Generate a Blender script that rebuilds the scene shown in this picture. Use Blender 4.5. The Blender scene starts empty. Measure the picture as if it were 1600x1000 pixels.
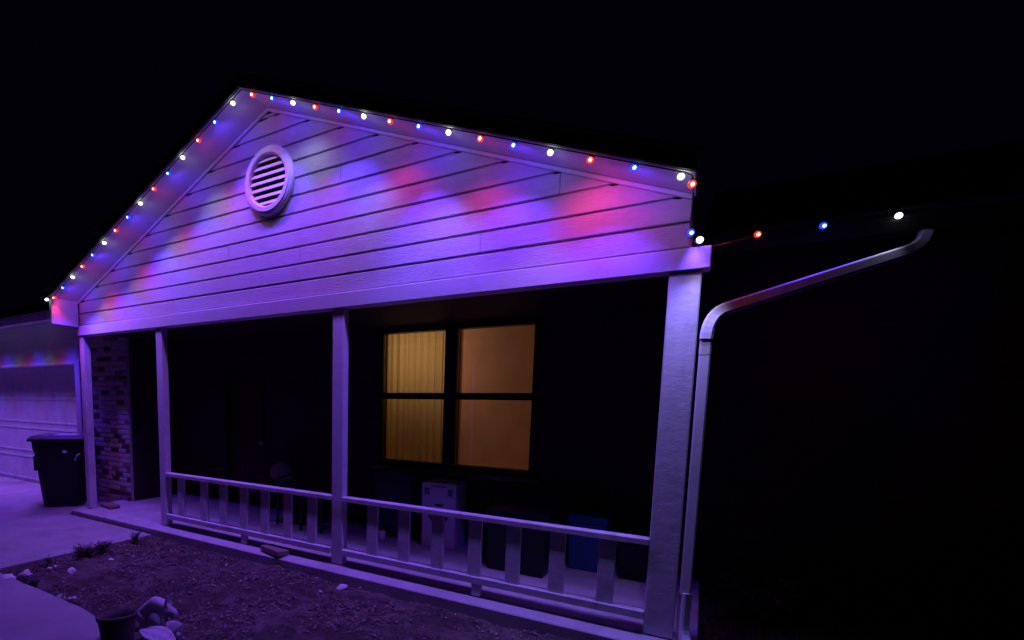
import bpy, bmesh, math, random
from mathutils import Vector, Matrix, noise
random.seed(7)
R_ = math.radians
S = bpy.context.scene
COL = S.collection

# ---------------------------------------------------------------- camera
cam_d = bpy.data.cameras.new("camera")
cam = bpy.data.objects.new("camera", cam_d)
COL.objects.link(cam)
cam_d.sensor_width = 36.0
cam_d.lens = 788.913 / 1600 * 36
cam_d.shift_x = (800 - 605.471) / 1600
cam_d.shift_y = (716.933 - 500) / 1600
cam_d.clip_start = 0.05
cam_d.clip_end = 600
rt = Vector((0.84848972, 0.5289216, 0.01752507))
dn = Vector((0.07040496, -0.07999789, -0.99430553))
fw = Vector((-0.5245077, 0.84489187, -0.10511609))
cam.matrix_world = Matrix.Translation((3.90081, -3.92107, 1.58881)) @ Matrix(
    (rt, -dn, -fw)).transposed().to_4x4()
S.camera = cam

# ---------------------------------------------------------------- night sky, exposure
W = bpy.data.worlds.new("World")
S.world = W
W.use_nodes = True
bg = W.node_tree.nodes["Background"]
bg.inputs[0].default_value = (0.07, 0.06, 0.50, 1)
bg.inputs[1].default_value = 0.0042
S.view_settings.view_transform = 'Standard'
S.view_settings.look = 'None'
S.view_settings.gamma = 1
S.view_settings.exposure = 0
S.view_settings.use_curve_mapping = False
try:
    S.cycles.use_light_tree = True
    S.cycles.max_bounces = 6
    S.cycles.diffuse_bounces = 4
    S.cycles.sample_clamp_indirect = 3.0
except Exception:
    pass

# lamp strength of the eave lights (watts) and colours
LAMP = {'red': (22.0, (1.0, 0.05, 0.22)), 'blue': (132.0, (0.10, 0.036, 1.0)), 'white': (15.5, (0.56, 0.56, 1.0))}

# ---------------------------------------------------------------- materials
MATS = {}


def nodes_of(m):
    m.use_nodes = True
    nt = m.node_tree
    return nt, nt.nodes, nt.links, nt.nodes["Principled BSDF"]


def mat(name, col, rough=0.7, var=0.15, nscale=6.0, stretch=(1, 1, 1), bump=0.0, bscale=40.0,
        bstretch=None, dark=None, spec=0.3, dirt=None, dirt_scale=1.6, detail=6):
    m = bpy.data.materials.new(name)
    nt, N, L, P = nodes_of(m)
    P.inputs['Roughness'].default_value = rough
    P.inputs['Specular IOR Level'].default_value = spec
    tc = N.new('ShaderNodeTexCoord')
    mp = N.new('ShaderNodeMapping')
    mp.inputs['Scale'].default_value = stretch
    L.new(tc.outputs['Object'], mp.inputs[0])
    n = N.new('ShaderNodeTexNoise')
    n.inputs['Scale'].default_value = nscale
    n.inputs['Detail'].default_value = detail
    n.inputs['Roughness'].default_value = 0.65
    L.new(mp.outputs[0], n.inputs['Vector'])
    cr = N.new('ShaderNodeValToRGB')
    c2 = dark or tuple(c * (1 - var) for c in col)
    c1 = tuple(min(1, c * (1 + var * 0.6)) for c in col)
    cr.color_ramp.elements[0].position = 0.3
    cr.color_ramp.elements[1].position = 0.7
    cr.color_ramp.elements[0].color = (*c2, 1)
    cr.color_ramp.elements[1].color = (*c1, 1)
    L.new(n.outputs[0], cr.inputs[0])
    out = cr.outputs[0]
    if dirt:
        n2 = N.new('ShaderNodeTexNoise')
        n2.inputs['Scale'].default_value = dirt_scale
        n2.inputs['Detail'].default_value = 9
        n2.inputs['Roughness'].default_value = 0.7
        L.new(tc.outputs['Object'], n2.inputs['Vector'])
        r2 = N.new('ShaderNodeValToRGB')
        r2.color_ramp.elements[0].position = 0.5
        r2.color_ramp.elements[1].position = 0.78
        r2.color_ramp.elements[0].color = (0, 0, 0, 1)
        r2.color_ramp.elements[1].color = (1, 1, 1, 1)
        L.new(n2.outputs[0], r2.inputs[0])
        mx = N.new('ShaderNodeMixRGB')
        mx.inputs[2].default_value = (*dirt, 1)
        L.new(r2.outputs[0], mx.inputs[0])
        L.new(out, mx.inputs[1])
        out = mx.outputs[0]
    L.new(out, P.inputs['Base Color'])
    if bump:
        mp2 = N.new('ShaderNodeMapping')
        mp2.inputs['Scale'].default_value = bstretch or stretch
        L.new(tc.outputs['Object'], mp2.inputs[0])
        nb = N.new('ShaderNodeTexNoise')
        nb.inputs['Scale'].default_value = bscale
        nb.inputs['Detail'].default_value = 8
        nb.inputs['Roughness'].default_value = 0.7
        L.new(mp2.outputs[0], nb.inputs['Vector'])
        b = N.new('ShaderNodeBump')
        b.inputs['Strength'].default_value = bump
        b.inputs['Distance'].default_value = 0.01
        L.new(nb.outputs[0], b.inputs['Height'])
        L.new(b.outputs[0], P.inputs['Normal'])
    MATS[name] = m
    return m


def emit(name, col, strength):
    m = bpy.data.materials.new(name)
    nt, N, L, P = nodes_of(m)
    P.inputs['Base Color'].default_value = (*[min(1, c) for c in col], 1)
    P.inputs['Emission Color'].default_value = (*col, 1)
    P.inputs['Emission Strength'].default_value = strength
    MATS[name] = m
    return m


mat('siding', (0.62, 0.62, 0.635), 0.62, 0.10, 3.0, (0.5, 6, 6), bump=0.9, bscale=11, bstretch=(1.1, 17, 17),
    dirt=(0.50, 0.49, 0.50), dirt_scale=2.2)
mat('trim', (0.68, 0.68, 0.70), 0.6, 0.10, 3.0, (1, 1, 1), bump=0.3, bscale=14, bstretch=(1.5, 10, 10),
    dirt=(0.5, 0.48, 0.49), dirt_scale=3)
mat('post_paint', (0.66, 0.66, 0.69), 0.6, 0.10, 4.0, (3, 3, .8), bump=0.30, bscale=4, bstretch=(2.4, 2.4, 4.2),
    dirt=(0.45, 0.43, 0.44), dirt_scale=3.4)
mat('rail_paint', (0.62, 0.62, 0.65), 0.6, 0.16, 4.0, (2, 6, 6), bump=0.4, bscale=16, bstretch=(2, 9, 9),
    dirt=(0.34, 0.30, 0.29), dirt_scale=4)
mat('soffit', (0.60, 0.60, 0.62), 0.7, 0.08, 5, bump=0.15, bscale=30)
mat('metal_white', (0.78, 0.78, 0.80), 0.62, 0.06, 4, (1, 1, .3), dirt=(0.50, 0.49, 0.5), dirt_scale=3, spec=0.2)
mat('concrete', (0.36, 0.345, 0.34), 0.85, 0.18, 2.2, bump=0.25, bscale=90, dirt=(0.17, 0.16, 0.16), dirt_scale=.8)
mat('slab', (0.46, 0.45, 0.45), 0.85, 0.2, 3.2, bump=0.3, bscale=70, dirt=(0.27, 0.26, 0.26), dirt_scale=1.7)
mat('soil', (0.075, 0.055, 0.048), 0.95, 0.6, 9, bump=1.0, bscale=45, dirt=(0.20, 0.155, 0.135), dirt_scale=2.2)
mat('ground', (0.05, 0.055, 0.03), 0.95, 0.5, 3, bump=0.8, bscale=30)
mat('litter', (0.24, 0.19, 0.16), 0.9, 0.45, 12)
mat('dead_grass', (0.13, 0.11, 0.08), 0.9, 0.5, 12)
mat('grass', (0.06, 0.075, 0.03), 0.85, 0.4, 10)
mat('weed', (0.045, 0.06, 0.028), 0.8, 0.4, 14)
mat('brick_light', (0.54, 0.48, 0.46), 0.88, 0.22, 14, bump=0.5, bscale=60)
mat('brick_mid', (0.26, 0.175, 0.15), 0.88, 0.25, 14, bump=0.5, bscale=60)
mat('brick_dark', (0.09, 0.055, 0.05), 0.88, 0.3, 14, bump=0.5, bscale=60)
mat('mortar', (0.50, 0.47, 0.45), 0.95, 0.15, 20, bump=0.5, bscale=90)
mat('bronze', (0.018, 0.016, 0.016), 0.45, 0.2, 8)
mat('door_paint', (0.06, 0.017, 0.016), 0.5, 0.15, 5, (4, 4, .6), bump=0.15, bscale=20)
mat('bin_plastic', (0.016, 0.018, 0.02), 0.5, 0.2, 10, bump=0.1, bscale=120)
mat('bin_lid', (0.11, 0.11, 0.12), 0.55, 0.25, 6, bump=0.1, bscale=120)
mat('rubber', (0.012, 0.012, 0.012), 0.85, 0.2, 10)
mat('paper', (0.75, 0.75, 0.76), 0.8, 0.06, 10)
mat('tote_blue', (0.025, 0.12, 0.24), 0.4, 0.1, 6)
mat('tote_black', (0.012, 0.012, 0.014), 0.45, 0.2, 6)
mat('cardboard_white', (0.66, 0.64, 0.66), 0.85, 0.1, 6, bump=0.1, bscale=60)
mat('print_ink', (0.05, 0.045, 0.06), 0.85, 0.1, 9)
mat('cushion', (0.38, 0.33, 0.35), 0.95, 0.15, 9, bump=0.3, bscale=80)
mat('chair_metal', (0.02, 0.02, 0.022), 0.4, 0.2, 10)
mat('pot_clay', (0.11, 0.085, 0.09), 0.75, 0.3, 9, bump=0.3, bscale=50)
mat('pot_soil', (0.07, 0.055, 0.05), 0.95, 0.4, 18, bump=1.0, bscale=60)
mat('statue', (0.62, 0.61, 0.64), 0.75, 0.22, 16, bump=0.35, bscale=45, dirt=(0.3, 0.28, 0.28), dirt_scale=14)
mat('statue_eye', (0.03, 0.03, 0.03), 0.4, 0.1, 9)
mat('white_stone', (0.70, 0.69, 0.71), 0.75, 0.2, 14, bump=0.4, bscale=40)
mat('dark_stone', (0.05, 0.05, 0.055), 0.8, 0.3, 14, bump=0.4, bscale=40)
mat('shingle', (0.035, 0.033, 0.034), 0.95, 0.35, 14, (1, 4, 1), bump=0.8, bscale=40)
mat('room', (0.55, 0.42, 0.28), 0.9, 0.05, 3)
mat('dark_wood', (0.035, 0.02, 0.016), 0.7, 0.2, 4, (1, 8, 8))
mat('wire', (0.03, 0.03, 0.03), 0.6, 0.1, 9)
mat('attic_black', (0.01, 0.01, 0.01), 0.95, 0.1, 9)

emit('core_red', (1.0, 0.50, 0.30), 9)
emit('core_blue', (0.35, 0.62, 1.0), 9)
emit('core_white', (0.92, 1.0, 0.97), 16)
emit('globe_red', (1.0, 0.045, 0.02), 1.1)
emit('globe_blue', (0.02, 0.06, 1.0), 1.2)
emit('globe_white', (0.80, 0.90, 0.88), 2.2)

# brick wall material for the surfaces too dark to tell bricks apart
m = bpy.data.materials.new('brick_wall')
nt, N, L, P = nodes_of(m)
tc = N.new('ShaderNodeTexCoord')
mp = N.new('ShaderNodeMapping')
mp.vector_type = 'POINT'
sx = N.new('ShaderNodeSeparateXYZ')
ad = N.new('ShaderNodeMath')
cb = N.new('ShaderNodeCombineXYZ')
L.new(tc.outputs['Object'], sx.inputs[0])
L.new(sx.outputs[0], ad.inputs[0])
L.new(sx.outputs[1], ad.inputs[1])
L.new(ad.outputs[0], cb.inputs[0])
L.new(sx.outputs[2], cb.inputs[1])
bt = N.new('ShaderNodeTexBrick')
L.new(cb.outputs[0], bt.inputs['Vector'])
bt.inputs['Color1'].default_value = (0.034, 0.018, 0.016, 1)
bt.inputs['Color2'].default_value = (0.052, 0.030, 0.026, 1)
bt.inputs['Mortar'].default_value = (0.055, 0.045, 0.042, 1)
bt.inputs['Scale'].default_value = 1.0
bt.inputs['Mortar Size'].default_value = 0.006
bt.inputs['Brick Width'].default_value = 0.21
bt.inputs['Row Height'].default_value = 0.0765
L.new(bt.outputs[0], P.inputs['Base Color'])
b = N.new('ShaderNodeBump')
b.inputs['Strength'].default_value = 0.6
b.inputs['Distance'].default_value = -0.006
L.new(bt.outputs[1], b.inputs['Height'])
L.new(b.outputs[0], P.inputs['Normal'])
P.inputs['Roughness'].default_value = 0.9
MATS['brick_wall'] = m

# window glass: thin pane, clear with a Fresnel reflection
m = bpy.data.materials.new('glass')
nt, N, L, P = nodes_of(m)
out = N['Material Output']
N.remove(P)
fr = N.new('ShaderNodeFresnel')
fr.inputs[0].default_value = 1.5
tr = N.new('ShaderNodeBsdfTransparent')
gl = N.new('ShaderNodeBsdfGlossy')
gl.inputs['Roughness'].default_value = 0.02
mx = N.new('ShaderNodeMixShader')
L.new(fr.outputs[0], mx.inputs[0])
L.new(tr.outputs[0], mx.inputs[1])
L.new(gl.outputs[0], mx.inputs[2])
L.new(mx.outputs[0], out.inputs[0])
MATS['glass'] = m


def cloth(name, col, trans, weave):
    m = bpy.data.materials.new(name)
    nt, N, L, P = nodes_of(m)
    out = N['Material Output']
    N.remove(P)
    d = N.new('ShaderNodeBsdfDiffuse')
    t = N.new('ShaderNodeBsdfTranslucent')
    tc = N.new('ShaderNodeTexCoord')
    n = N.new('ShaderNodeTexNoise')
    n.inputs['Scale'].default_value = weave
    n.inputs['Detail'].default_value = 4
    L.new(tc.outputs['Object'], n.inputs['Vector'])
    cr = N.new('ShaderNodeValToRGB')
    cr.color_ramp.elements[0].position = 0.35
    cr.color_ramp.elements[1].position = 0.65
    cr.color_ramp.elements[0].color = (*[c * 0.82 for c in col], 1)
    cr.color_ramp.elements[1].color = (*col, 1)
    L.new(n.outputs[0], cr.inputs[0])
    L.new(cr.outputs[0], d.inputs[0])
    L.new(cr.outputs[0], t.inputs[0])
    mx = N.new('ShaderNodeMixShader')
    mx.inputs[0].default_value = trans
    L.new(d.outputs[0], mx.inputs[1])
    L.new(t.outputs[0], mx.inputs[2])
    L.new(mx.outputs[0], out.inputs[0])
    MATS[name] = m


cloth('curtain_cloth', (0.85, 0.62, 0.30), 0.6, 160)
cloth('shade_cloth', (0.95, 0.53, 0.40), 0.85, 2.0)


# ---------------------------------------------------------------- building helpers
class MB:
    def __init__(self):
        self.v, self.f, self.sm = [], [], False

    def box(self, x0, x1, y0, y1, z0, z1, M=None):
        i = len(self.v)
        c = [(x0, y0, z0), (x1, y0, z0), (x1, y1, z0), (x0, y1, z0), (x0, y0, z1), (x1, y0, z1), (x1, y1, z1), (x0, y1, z1)]
        if M:
            c = [tuple(M @ Vector(p)) for p in c]
        self.v += c
        self.f += [tuple(i + k for k in q) for q in
                   [(0, 3, 2, 1), (4, 5, 6, 7), (0, 1, 5, 4), (1, 2, 6, 5), (2, 3, 7, 6), (3, 0, 4, 7)]]
        return self

    def prism(self, pts, axis, a, b):
        """2-D outline (CCW seen from the negative side of axis y / positive of z, x) pushed from a to b along axis"""
        i, n = len(self.v), len(pts)
        for t in (a, b):
            for p, q in pts:
                self.v.append((p, t, q) if axis == 'y' else (p, q, t) if axis == 'z' else (t, p, q))
        self.f.append(tuple(i + k for k in range(n)))
        self.f.append(tuple(i + n + k for k in reversed(range(n))))
        for k in range(n):
            j = (k + 1) % n
            self.f.append((i + k, i + n + k, i + n + j, i + j))
        return self

    def frustum(self, w0, d0, w1, d1, z0, z1, cx=0, cy=0, ox=0, oy=0):
        i = len(self.v)
        for (w, d, z, px, py) in ((w0, d0, z0, cx, cy), (w1, d1, z1, cx + ox, cy + oy)):
            self.v += [(px - w / 2, py - d / 2, z), (px + w / 2, py - d / 2, z), (px + w / 2, py + d / 2, z), (px - w / 2, py + d / 2, z)]
        self.f += [tuple(i + k for k in q) for q in
                   [(0, 3, 2, 1), (4, 5, 6, 7), (0, 1, 5, 4), (1, 2, 6, 5), (2, 3, 7, 6), (3, 0, 4, 7)]]
        return self

    def lathe(self, prof, n=24, M=None, cap=True):
        i = len(self.v)
        for r, z in prof:
            for k in range(n):
                a = 2 * math.pi * k / n
                p = Vector((r * math.cos(a), r * math.sin(a), z))
                self.v.append(tuple(M @ p if M else p))
        for j in range(len(prof) - 1):
            for k in range(n):
                k2 = (k + 1) % n
                self.f.append((i + j * n + k, i + j * n + k2, i + (j + 1) * n + k2, i + (j + 1) * n + k))
        if cap:
            self.f.append(tuple(i + k for k in reversed(range(n))))
            self.f.append(tuple(i + (len(prof) - 1) * n + k for k in range(n)))
        return self

    def tube(self, pts, r, n=8, w=None):
        """round tube, or with w=(a,b) a rectangular one"""
        i = len(self.v)
        pts = [Vector(p) for p in pts]
        sec = [(math.cos(2 * math.pi * k / n), math.sin(2 * math.pi * k / n)) for k in range(n)]
        if w:
            a, b_ = w[0] / 2, w[1] / 2
            c = min(a, b_) * 0.35
            sec = [(a, -b_ + c), (a, b_ - c), (a - c, b_), (-a + c, b_), (-a, b_ - c), (-a, -b_ + c), (-a + c, -b_), (a - c, -b_)]
            n, r = 8, 1
        side = None
        for j, p in enumerate(pts):
            d = (pts[min(j + 1, len(pts) - 1)] - pts[max(j - 1, 0)]).normalized()
            ref = w[2] if w else (Vector((0, 0, 1)) if abs(d.z) < .9 else Vector((0, 1, 0)))
            u = ref.cross(d)
            u.normalize()
            v = d.cross(u)
            rr = r[j] if isinstance(r, (list, tuple)) else r
            for a, b_ in sec:
                self.v.append(tuple(p + u * a * rr + v * b_ * rr))
        for j in range(len(pts) - 1):
            for k in range(n):
                k2 = (k + 1) % n
                self.f.append((i + j * n + k, i + j * n + k2, i + (j + 1) * n + k2, i + (j + 1) * n + k))
        self.f.append(tuple(i + k for k in reversed(range(n))))
        self.f.append(tuple(i + (len(pts) - 1) * n + k for k in range(n)))
        return self

    def mesh(self, name, material, bevel=0, smooth=False, seg=1):
        me = bpy.data.meshes.new(name)
        me.from_pydata(self.v, [], self.f)
        bm = bmesh.new()
        bm.from_mesh(me)
        bmesh.ops.recalc_face_normals(bm, faces=bm.faces)
        if bevel:
            bmesh.ops.bevel(bm, geom=list(bm.edges), offset=bevel, segments=seg, affect='EDGES', profile=0.6)
        if smooth:
            for f in bm.faces:
                f.smooth = True
        bm.to_mesh(me)
        bm.free()
        me.materials.append(MATS[material])
        return me

    def build(self, name, material, parent=None, bevel=0, smooth=False, seg=1):
        return add(name, self.mesh(name, material, bevel, smooth, seg), parent)


def add(name, me, parent=None, loc=None):
    o = bpy.data.objects.new(name, me)
    COL.objects.link(o)
    if parent:
        o.parent = parent
    if loc:
        o.location = loc
    return o


def tag(o, label=None, cat=None, group=None, kind=None):
    if label: o['label'] = label
    if cat: o['category'] = cat
    if group: o['group'] = group
    if kind: o['kind'] = kind
    return o


def empty(name, loc=(0, 0, 0), rz=0, label=None, cat=None, group=None, parent=None):
    o = bpy.data.objects.new(name, None)
    COL.objects.link(o)
    o.location = loc
    o.rotation_euler = (0, 0, rz)
    o.empty_display_size = 0.1
    if parent:
        o.parent = parent
    return tag(o, label, cat, group)


def sphere(name, material, r=1.0, seg=16, rings=10, sc=(1, 1, 1), jit=0, seed=0, loc=(0, 0, 0), rot=None):
    bm = bmesh.new()
    bmesh.ops.create_uvsphere(bm, u_segments=seg, v_segments=rings, radius=r)
    for v in bm.verts:
        c = v.co.copy()
        if jit:
            k = 1 + jit * noise.noise(c / r * 1.3 + Vector((seed * 7.1, seed * 3.3, seed)))
            c *= k
        c = Vector((c.x * sc[0], c.y * sc[1], c.z * sc[2]))
        if rot:
            c = rot @ c
        v.co = c + Vector(loc)
    for f in bm.faces:
        f.smooth = True
    me = bpy.data.meshes.new(name)
    bm.to_mesh(me)
    bm.free()
    me.materials.append(MATS[material])
    return me


# ================================================================= SETTING
GZ = -0.13
g = MB()
g.v = [(-150, -150, -0.2), (150, -150, -0.2), (150, 150, -0.2), (-150, 150, -0.2)]
g.f = [(0, 1, 2, 3)]
tag(g.build('ground', 'ground'), kind='structure')

def ragged(pts, step=.07, amp=.008):
    out = []
    for k, (x, y) in enumerate(pts):
        x2, y2 = pts[(k + 1) % len(pts)]
        L_ = math.hypot(x2 - x, y2 - y)
        n = max(1, min(60, int(L_ / step)))
        for j in range(n):
            t = j / n
            px_, py_ = x + (x2 - x) * t, y + (y2 - y) * t
            q = noise.noise(Vector((px_ * 6, py_ * 6, 2))) * amp if j else 0
            out.append((px_ - (y2 - y) / L_ * q, py_ + (x2 - x) / L_ * q))
    return out


# concrete drive and front walk (one sheet with a tooled joint between the two pours)
d = MB()
d.prism(ragged([(-12, -1.83), (-1.93, -1.83), (-1.93, -0.17), (-4.02, -0.17), (-4.02, 0.9), (-12, 0.9)]), 'z', -0.3, -0.088)
drv = tag(d.build('driveway', 'concrete', bevel=0.006), kind='structure')
d = MB()
d.prism(ragged([(-12, -6), (0.9, -6), (0.72, -3.4), (0.62, -2.8), (0.54, -2.45), (0.47, -2.27), (0.38, -2.10), (0.26, -1.98), (0.10, -1.91), (-0.12, -1.875), (-0.4, -1.858), (-1.93, -1.85), (-12, -1.85)], amp=.012), 'z', -0.3, -0.09)
tag(d.build('front_path', 'concrete', bevel=0.006), kind='structure')

# porch slab, its top falling slightly to the front edge
d = MB()
d.prism([(-0.1375, -0.030), (-0.1375, -0.30), (1.6, -0.30), (1.6, 0), (0.06, 0)], 'x', -3.95, 3.98)
tag(d.build('porch_floor', 'slab', bevel=0.007), kind='structure')


def ground_grid(name, x0, x1, y0, y1, nx, ny, base, amp, material, keep=None):
    me = bpy.data.meshes.new(name)
    v, f = [], []
    for j in range(ny + 1):
        for i in range(nx + 1):
            x, y = x0 + (x1 - x0) * i / nx, y0 + (y1 - y0) * j / ny
            h = noise.fractal(Vector((x * 1.7, y * 1.7, 3)), 1, 2, 5) * amp + noise.noise(Vector((x * 11, y * 11, 1))) * amp * .45 \
                + noise.noise(Vector((x * 26, y * 26, 9))) * amp * .3
            v.append((x, y, base + h))
    for j in range(ny):
        for i in range(nx):
            a = j * (nx + 1) + i
            f.append((a, a + 1, a + nx + 2, a + nx + 1))
    me.from_pydata(v, [], f)
    for p in me.polygons:
        p.use_smooth = True
    me.materials.append(MATS[material])
    return add(name, me)


tag(ground_grid('garden_bed', -2.0, 4.2, -4.2, -0.13, 240, 160, -0.125, 0.034, 'soil'), kind='structure')
tag(ground_grid('lawn', 4.0, 10, -6, 1.6, 90, 120, -0.135, 0.03, 'ground'), kind='structure')


def in_bed(x, y):
    j = noise.noise(Vector((x * 9, y * 9, 4))) * .04
    if x < -1.93 + j or y > -0.16:
        return False
    if y < -1.84 + j:
        return x > 0.28 + (-1.9 - y) * 0.55 + j
    return True


# leaf litter, twigs and dead grass lying on the bed
v, f = [], []
for k in range(16000):
    x, y = random.uniform(-1.9, 3.9), random.uniform(-2.6, -0.15)
    if not in_bed(x, y):
        continue
    if noise.noise(Vector((x * 1.5, y * 1.9, 5))) + .5 * noise.noise(Vector((x * 5, y * 5, 8))) < random.uniform(-.25, .55):
        continue
    h = noise.fractal(Vector((x * 1.7, y * 1.7, 3)), 1, 2, 5) * .034
    a = random.uniform(0, 6.28)
    if random.random() < .6:
        l, w = random.uniform(.025, .075), random.uniform(.0015, .004)
    else:
        l, w = random.uniform(.010, .026), random.uniform(.006, .014)
    tilt = random.uniform(-.35, .35)
    u = Vector((math.cos(a), math.sin(a), tilt))
    s = Vector((-math.sin(a), math.cos(a), random.uniform(-.5, .5)))
    edge = x < -1.88 or (y < -1.8 and x < .5)
    c = Vector((x, y, (-.082 if edge else -0.125 + h) + random.uniform(.006, .016)))
    i = len(v)
    v += [tuple(c - u * l), tuple(c - s * w + Vector((0, 0, .003))), tuple(c + u * l), tuple(c + s * w + Vector((0, 0, .004)))]
    f += [(i, i + 1, i + 2, i + 3)]
me = bpy.data.meshes.new('leaf_litter')
me.from_pydata(v, [], f)
me.materials.append(MATS['litter'])
tag(add('leaf_litter', me), 'dry leaves and dead grass strewn over the garden bed', 'leaf litter', kind='stuff')

# pale chips and crumbs of stone scattered through the bed
v, f = [], []
for k in range(260):
    x, y = random.uniform(-1.85, 3.8), random.uniform(-2.5, -.18)
    if not in_bed(x, y):
        continue
    r = random.uniform(.003, .009)
    c = Vector((x, y, -.118 + noise.fractal(Vector((x * 1.7, y * 1.7, 3)), 1, 2, 5) * .034 + r * .4))
    i = len(v)
    a = random.uniform(0, 3)
    v += [tuple(c + Vector((math.cos(a + t) * r * random.uniform(.7, 1.4), math.sin(a + t) * r, 0))) for t in (0, 1.57, 3.14, 4.71)]
    v.append(tuple(c + Vector((0, 0, r * .8))))
    f += [(i, i + 1, i + 4), (i + 1, i + 2, i + 4), (i + 2, i + 3, i + 4), (i + 3, i, i + 4)]
me = bpy.data.meshes.new('stone_chips')
me.from_pydata(v, [], f)
me.materials.append(MATS['white_stone'])
tag(add('stone_chips', me), 'tiny pale stone chips scattered through the garden bed', 'stone chips', kind='stuff')


def blades(name, pts, hmin, hmax, material, label, lean=.35):
    v, f = [], []
    for x, y, z in pts:
        a = random.uniform(0, 6.28)
        h = random.uniform(hmin, hmax)
        w = random.uniform(.002, .0045)
        dx, dy = math.cos(a), math.sin(a)
        b = random.uniform(0, lean) * h
        c = random.uniform(0, 6.28)
        lx, ly = math.cos(c) * b, math.sin(c) * b
        i = len(v)
        v += [(x - dx * w, y - dy * w, z), (x + dx * w, y + dy * w, z),
              (x + dx * w * .7 + lx * .4, y + dy * w * .7 + ly * .4, z + h * .6),
              (x - dx * w * .7 + lx * .4, y - dy * w * .7 + ly * .4, z + h * .6), (x + lx * 1.3, y + ly * 1.3, z + h)]
        f += [(i, i + 1, i + 2, i + 3), (i + 3, i + 2, i + 4)]
    me = bpy.data.meshes.new(name)
    me.from_pydata(v, [], f)
    me.materials.append(MATS[material])
    return tag(add(name, me), label, 'grass', kind='stuff')


pts = []
for k in range(14000):
    x, y = random.uniform(4.05, 8.5), random.uniform(-.6, 1.55)
    pts.append((x, y, -.14))
blades('grass', pts, .03, .11, 'grass', 'rough dark grass beside the right corner of the porch')
pts = []
for k in range(11000):
    x, y = random.uniform(-1.85, 3.9), random.uniform(-2.4, -.16)
    if in_bed(x, y) and noise.noise(Vector((x * 1.6, y * 1.6, 15))) + .5 * noise.noise(Vector((x * 6, y * 6, 5))) > random.uniform(-.1, .4):
        pts.append((x, y, -.125))
blades('dry_grass', pts, .012, .045, 'dead_grass', 'short dead grass sprouting from the garden bed soil', lean=.9)

# ================================================================= HOUSE
house = empty('house', (0, 0, 0), 0, 'single-storey house with a white gabled porch, brick walls and garage at night', 'house')


def slope(x, apex):
    return apex - 0.4150 * abs(x)


def part(name, parent=None):
    """a part that only groups its pieces"""
    return empty(name, parent=parent or house)


# --- gable siding: every board a piece
gs = MB().prism([(-3.745, 2.60), (3.745, 2.60), (3.745, 2.93), (0, 4.47), (-3.745, 2.93)], 'y', 0.022, 0.05).build(
    'gable_siding', 'siding', house)
SA = 4.498   # apex of the siding under the frieze
H = 0.1637
z = 2.645
row = 0
joints = {0: [-2.62], 1: [2.3], 3: [-.62, 2.9], 4: [-2.0], 6: [0.9], 2: [.4]}
while z < 4.46:
    z0, z1 = z + 0.006, min(z + H - 0.013, 4.475)
    xa = min(3.745, (SA - z0) / 0.4150)
    xb = min(3.745, max(0.01, (SA - z1) / 0.4150))
    cuts = sorted(joints.get(row, []))
    xs = [-xa] + cuts + [xa]
    for i in range(len(xs) - 1):
        l0, r0 = xs[i], xs[i + 1]
        l1 = -xb if i == 0 else l0
        r1 = xb if i == len(xs) - 2 else r0
        e = 0.0012
        l0 += e * (i > 0); l1 += e * (i > 0); r0 -= e; r1 -= e * (i < len(xs) - 2)
        outl = [(l0, z0), (r0, z0)]
        if xa > 3.744 and xb < 3.744:     # corner where the eave cuts the row
            zc = SA - 0.4150 * 3.745
            if i == len(xs) - 2: outl.append((3.745, zc))
        outl += [(r1, z1), (l1, z1)]
        if xa > 3.744 and xb < 3.744 and i == 0:
            outl.append((-3.745, SA - 0.4150 * 3.745))
        off = random.uniform(-.0012, .0012)
        MB().prism(outl, 'y', off, 0.0205).build('board', 'siding', gs, bevel=0.004)
    z += H
    row += 1

# --- header beam, corner boards, attic sides
MB().box(-3.765, 3.872, -0.022, 0.11, 2.50, 2.637).build('header_beam', 'trim', house, bevel=0.005)
for s in (-1, 1):
    MB().box(s * 3.72 - .02, s * 3.72 + .02, 0.06, 1.58, 2.641, 2.935).build('attic_side_wall', 'siding', house)
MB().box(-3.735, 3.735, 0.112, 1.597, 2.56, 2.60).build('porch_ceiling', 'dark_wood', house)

# --- rake soffits, frieze boards, fascia, roof
for s in (-1, 1):
    E_ = 3.762
    a0, a1 = slope(0, 4.524), slope(E_, 4.524)
    so = MB().prism([(0, a0), (s * E_, a1), (s * E_, a1 + .014), (0, a0 + .014)], 'y', -0.374, 0.02).build('soffit', 'soffit', house)
    fz = .030
    MB().prism([(0, a0 - .003), (s * 3.743, slope(3.743, 4.524) - .003), (s * 3.743, slope(3.743, 4.524) - fz - .003), (0, a0 - fz - .003)],
               'y', -0.028, -0.004).build('frieze_board', 'trim', house, bevel=0.003)
    MB().prism([(0, a0 + .002), (s * (E_ + .004), a1 + .002), (s * (E_ + .004), a1 + .10), (0, a0 + .10)], 'y', -0.400, -0.376).build(
        'rake_fascia', 'dark_wood', house, bevel=0.003)
    MB().prism([(0, a0 + .102), (s * (E_ + .03), a1 + .09), (s * (E_ + .03), a1 + .11), (0, a0 + .122)], 'y', -0.425, 5.0).build(
        'gable_roof', 'shingle', house)
    MB().box(s * 3.762 - .012, s * 3.762 + .012, -0.374, 1.0 if s > 0 else .2, a1 + .004, a1 + .085).build('eave_fascia', 'dark_wood', house)
# boxed return at the left end of the rake
MB().box(-3.785, -3.725, -0.372, -0.024, 2.62, slope(3.725, 4.518)).build('eave_return', 'trim', house, bevel=0.004)

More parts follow.
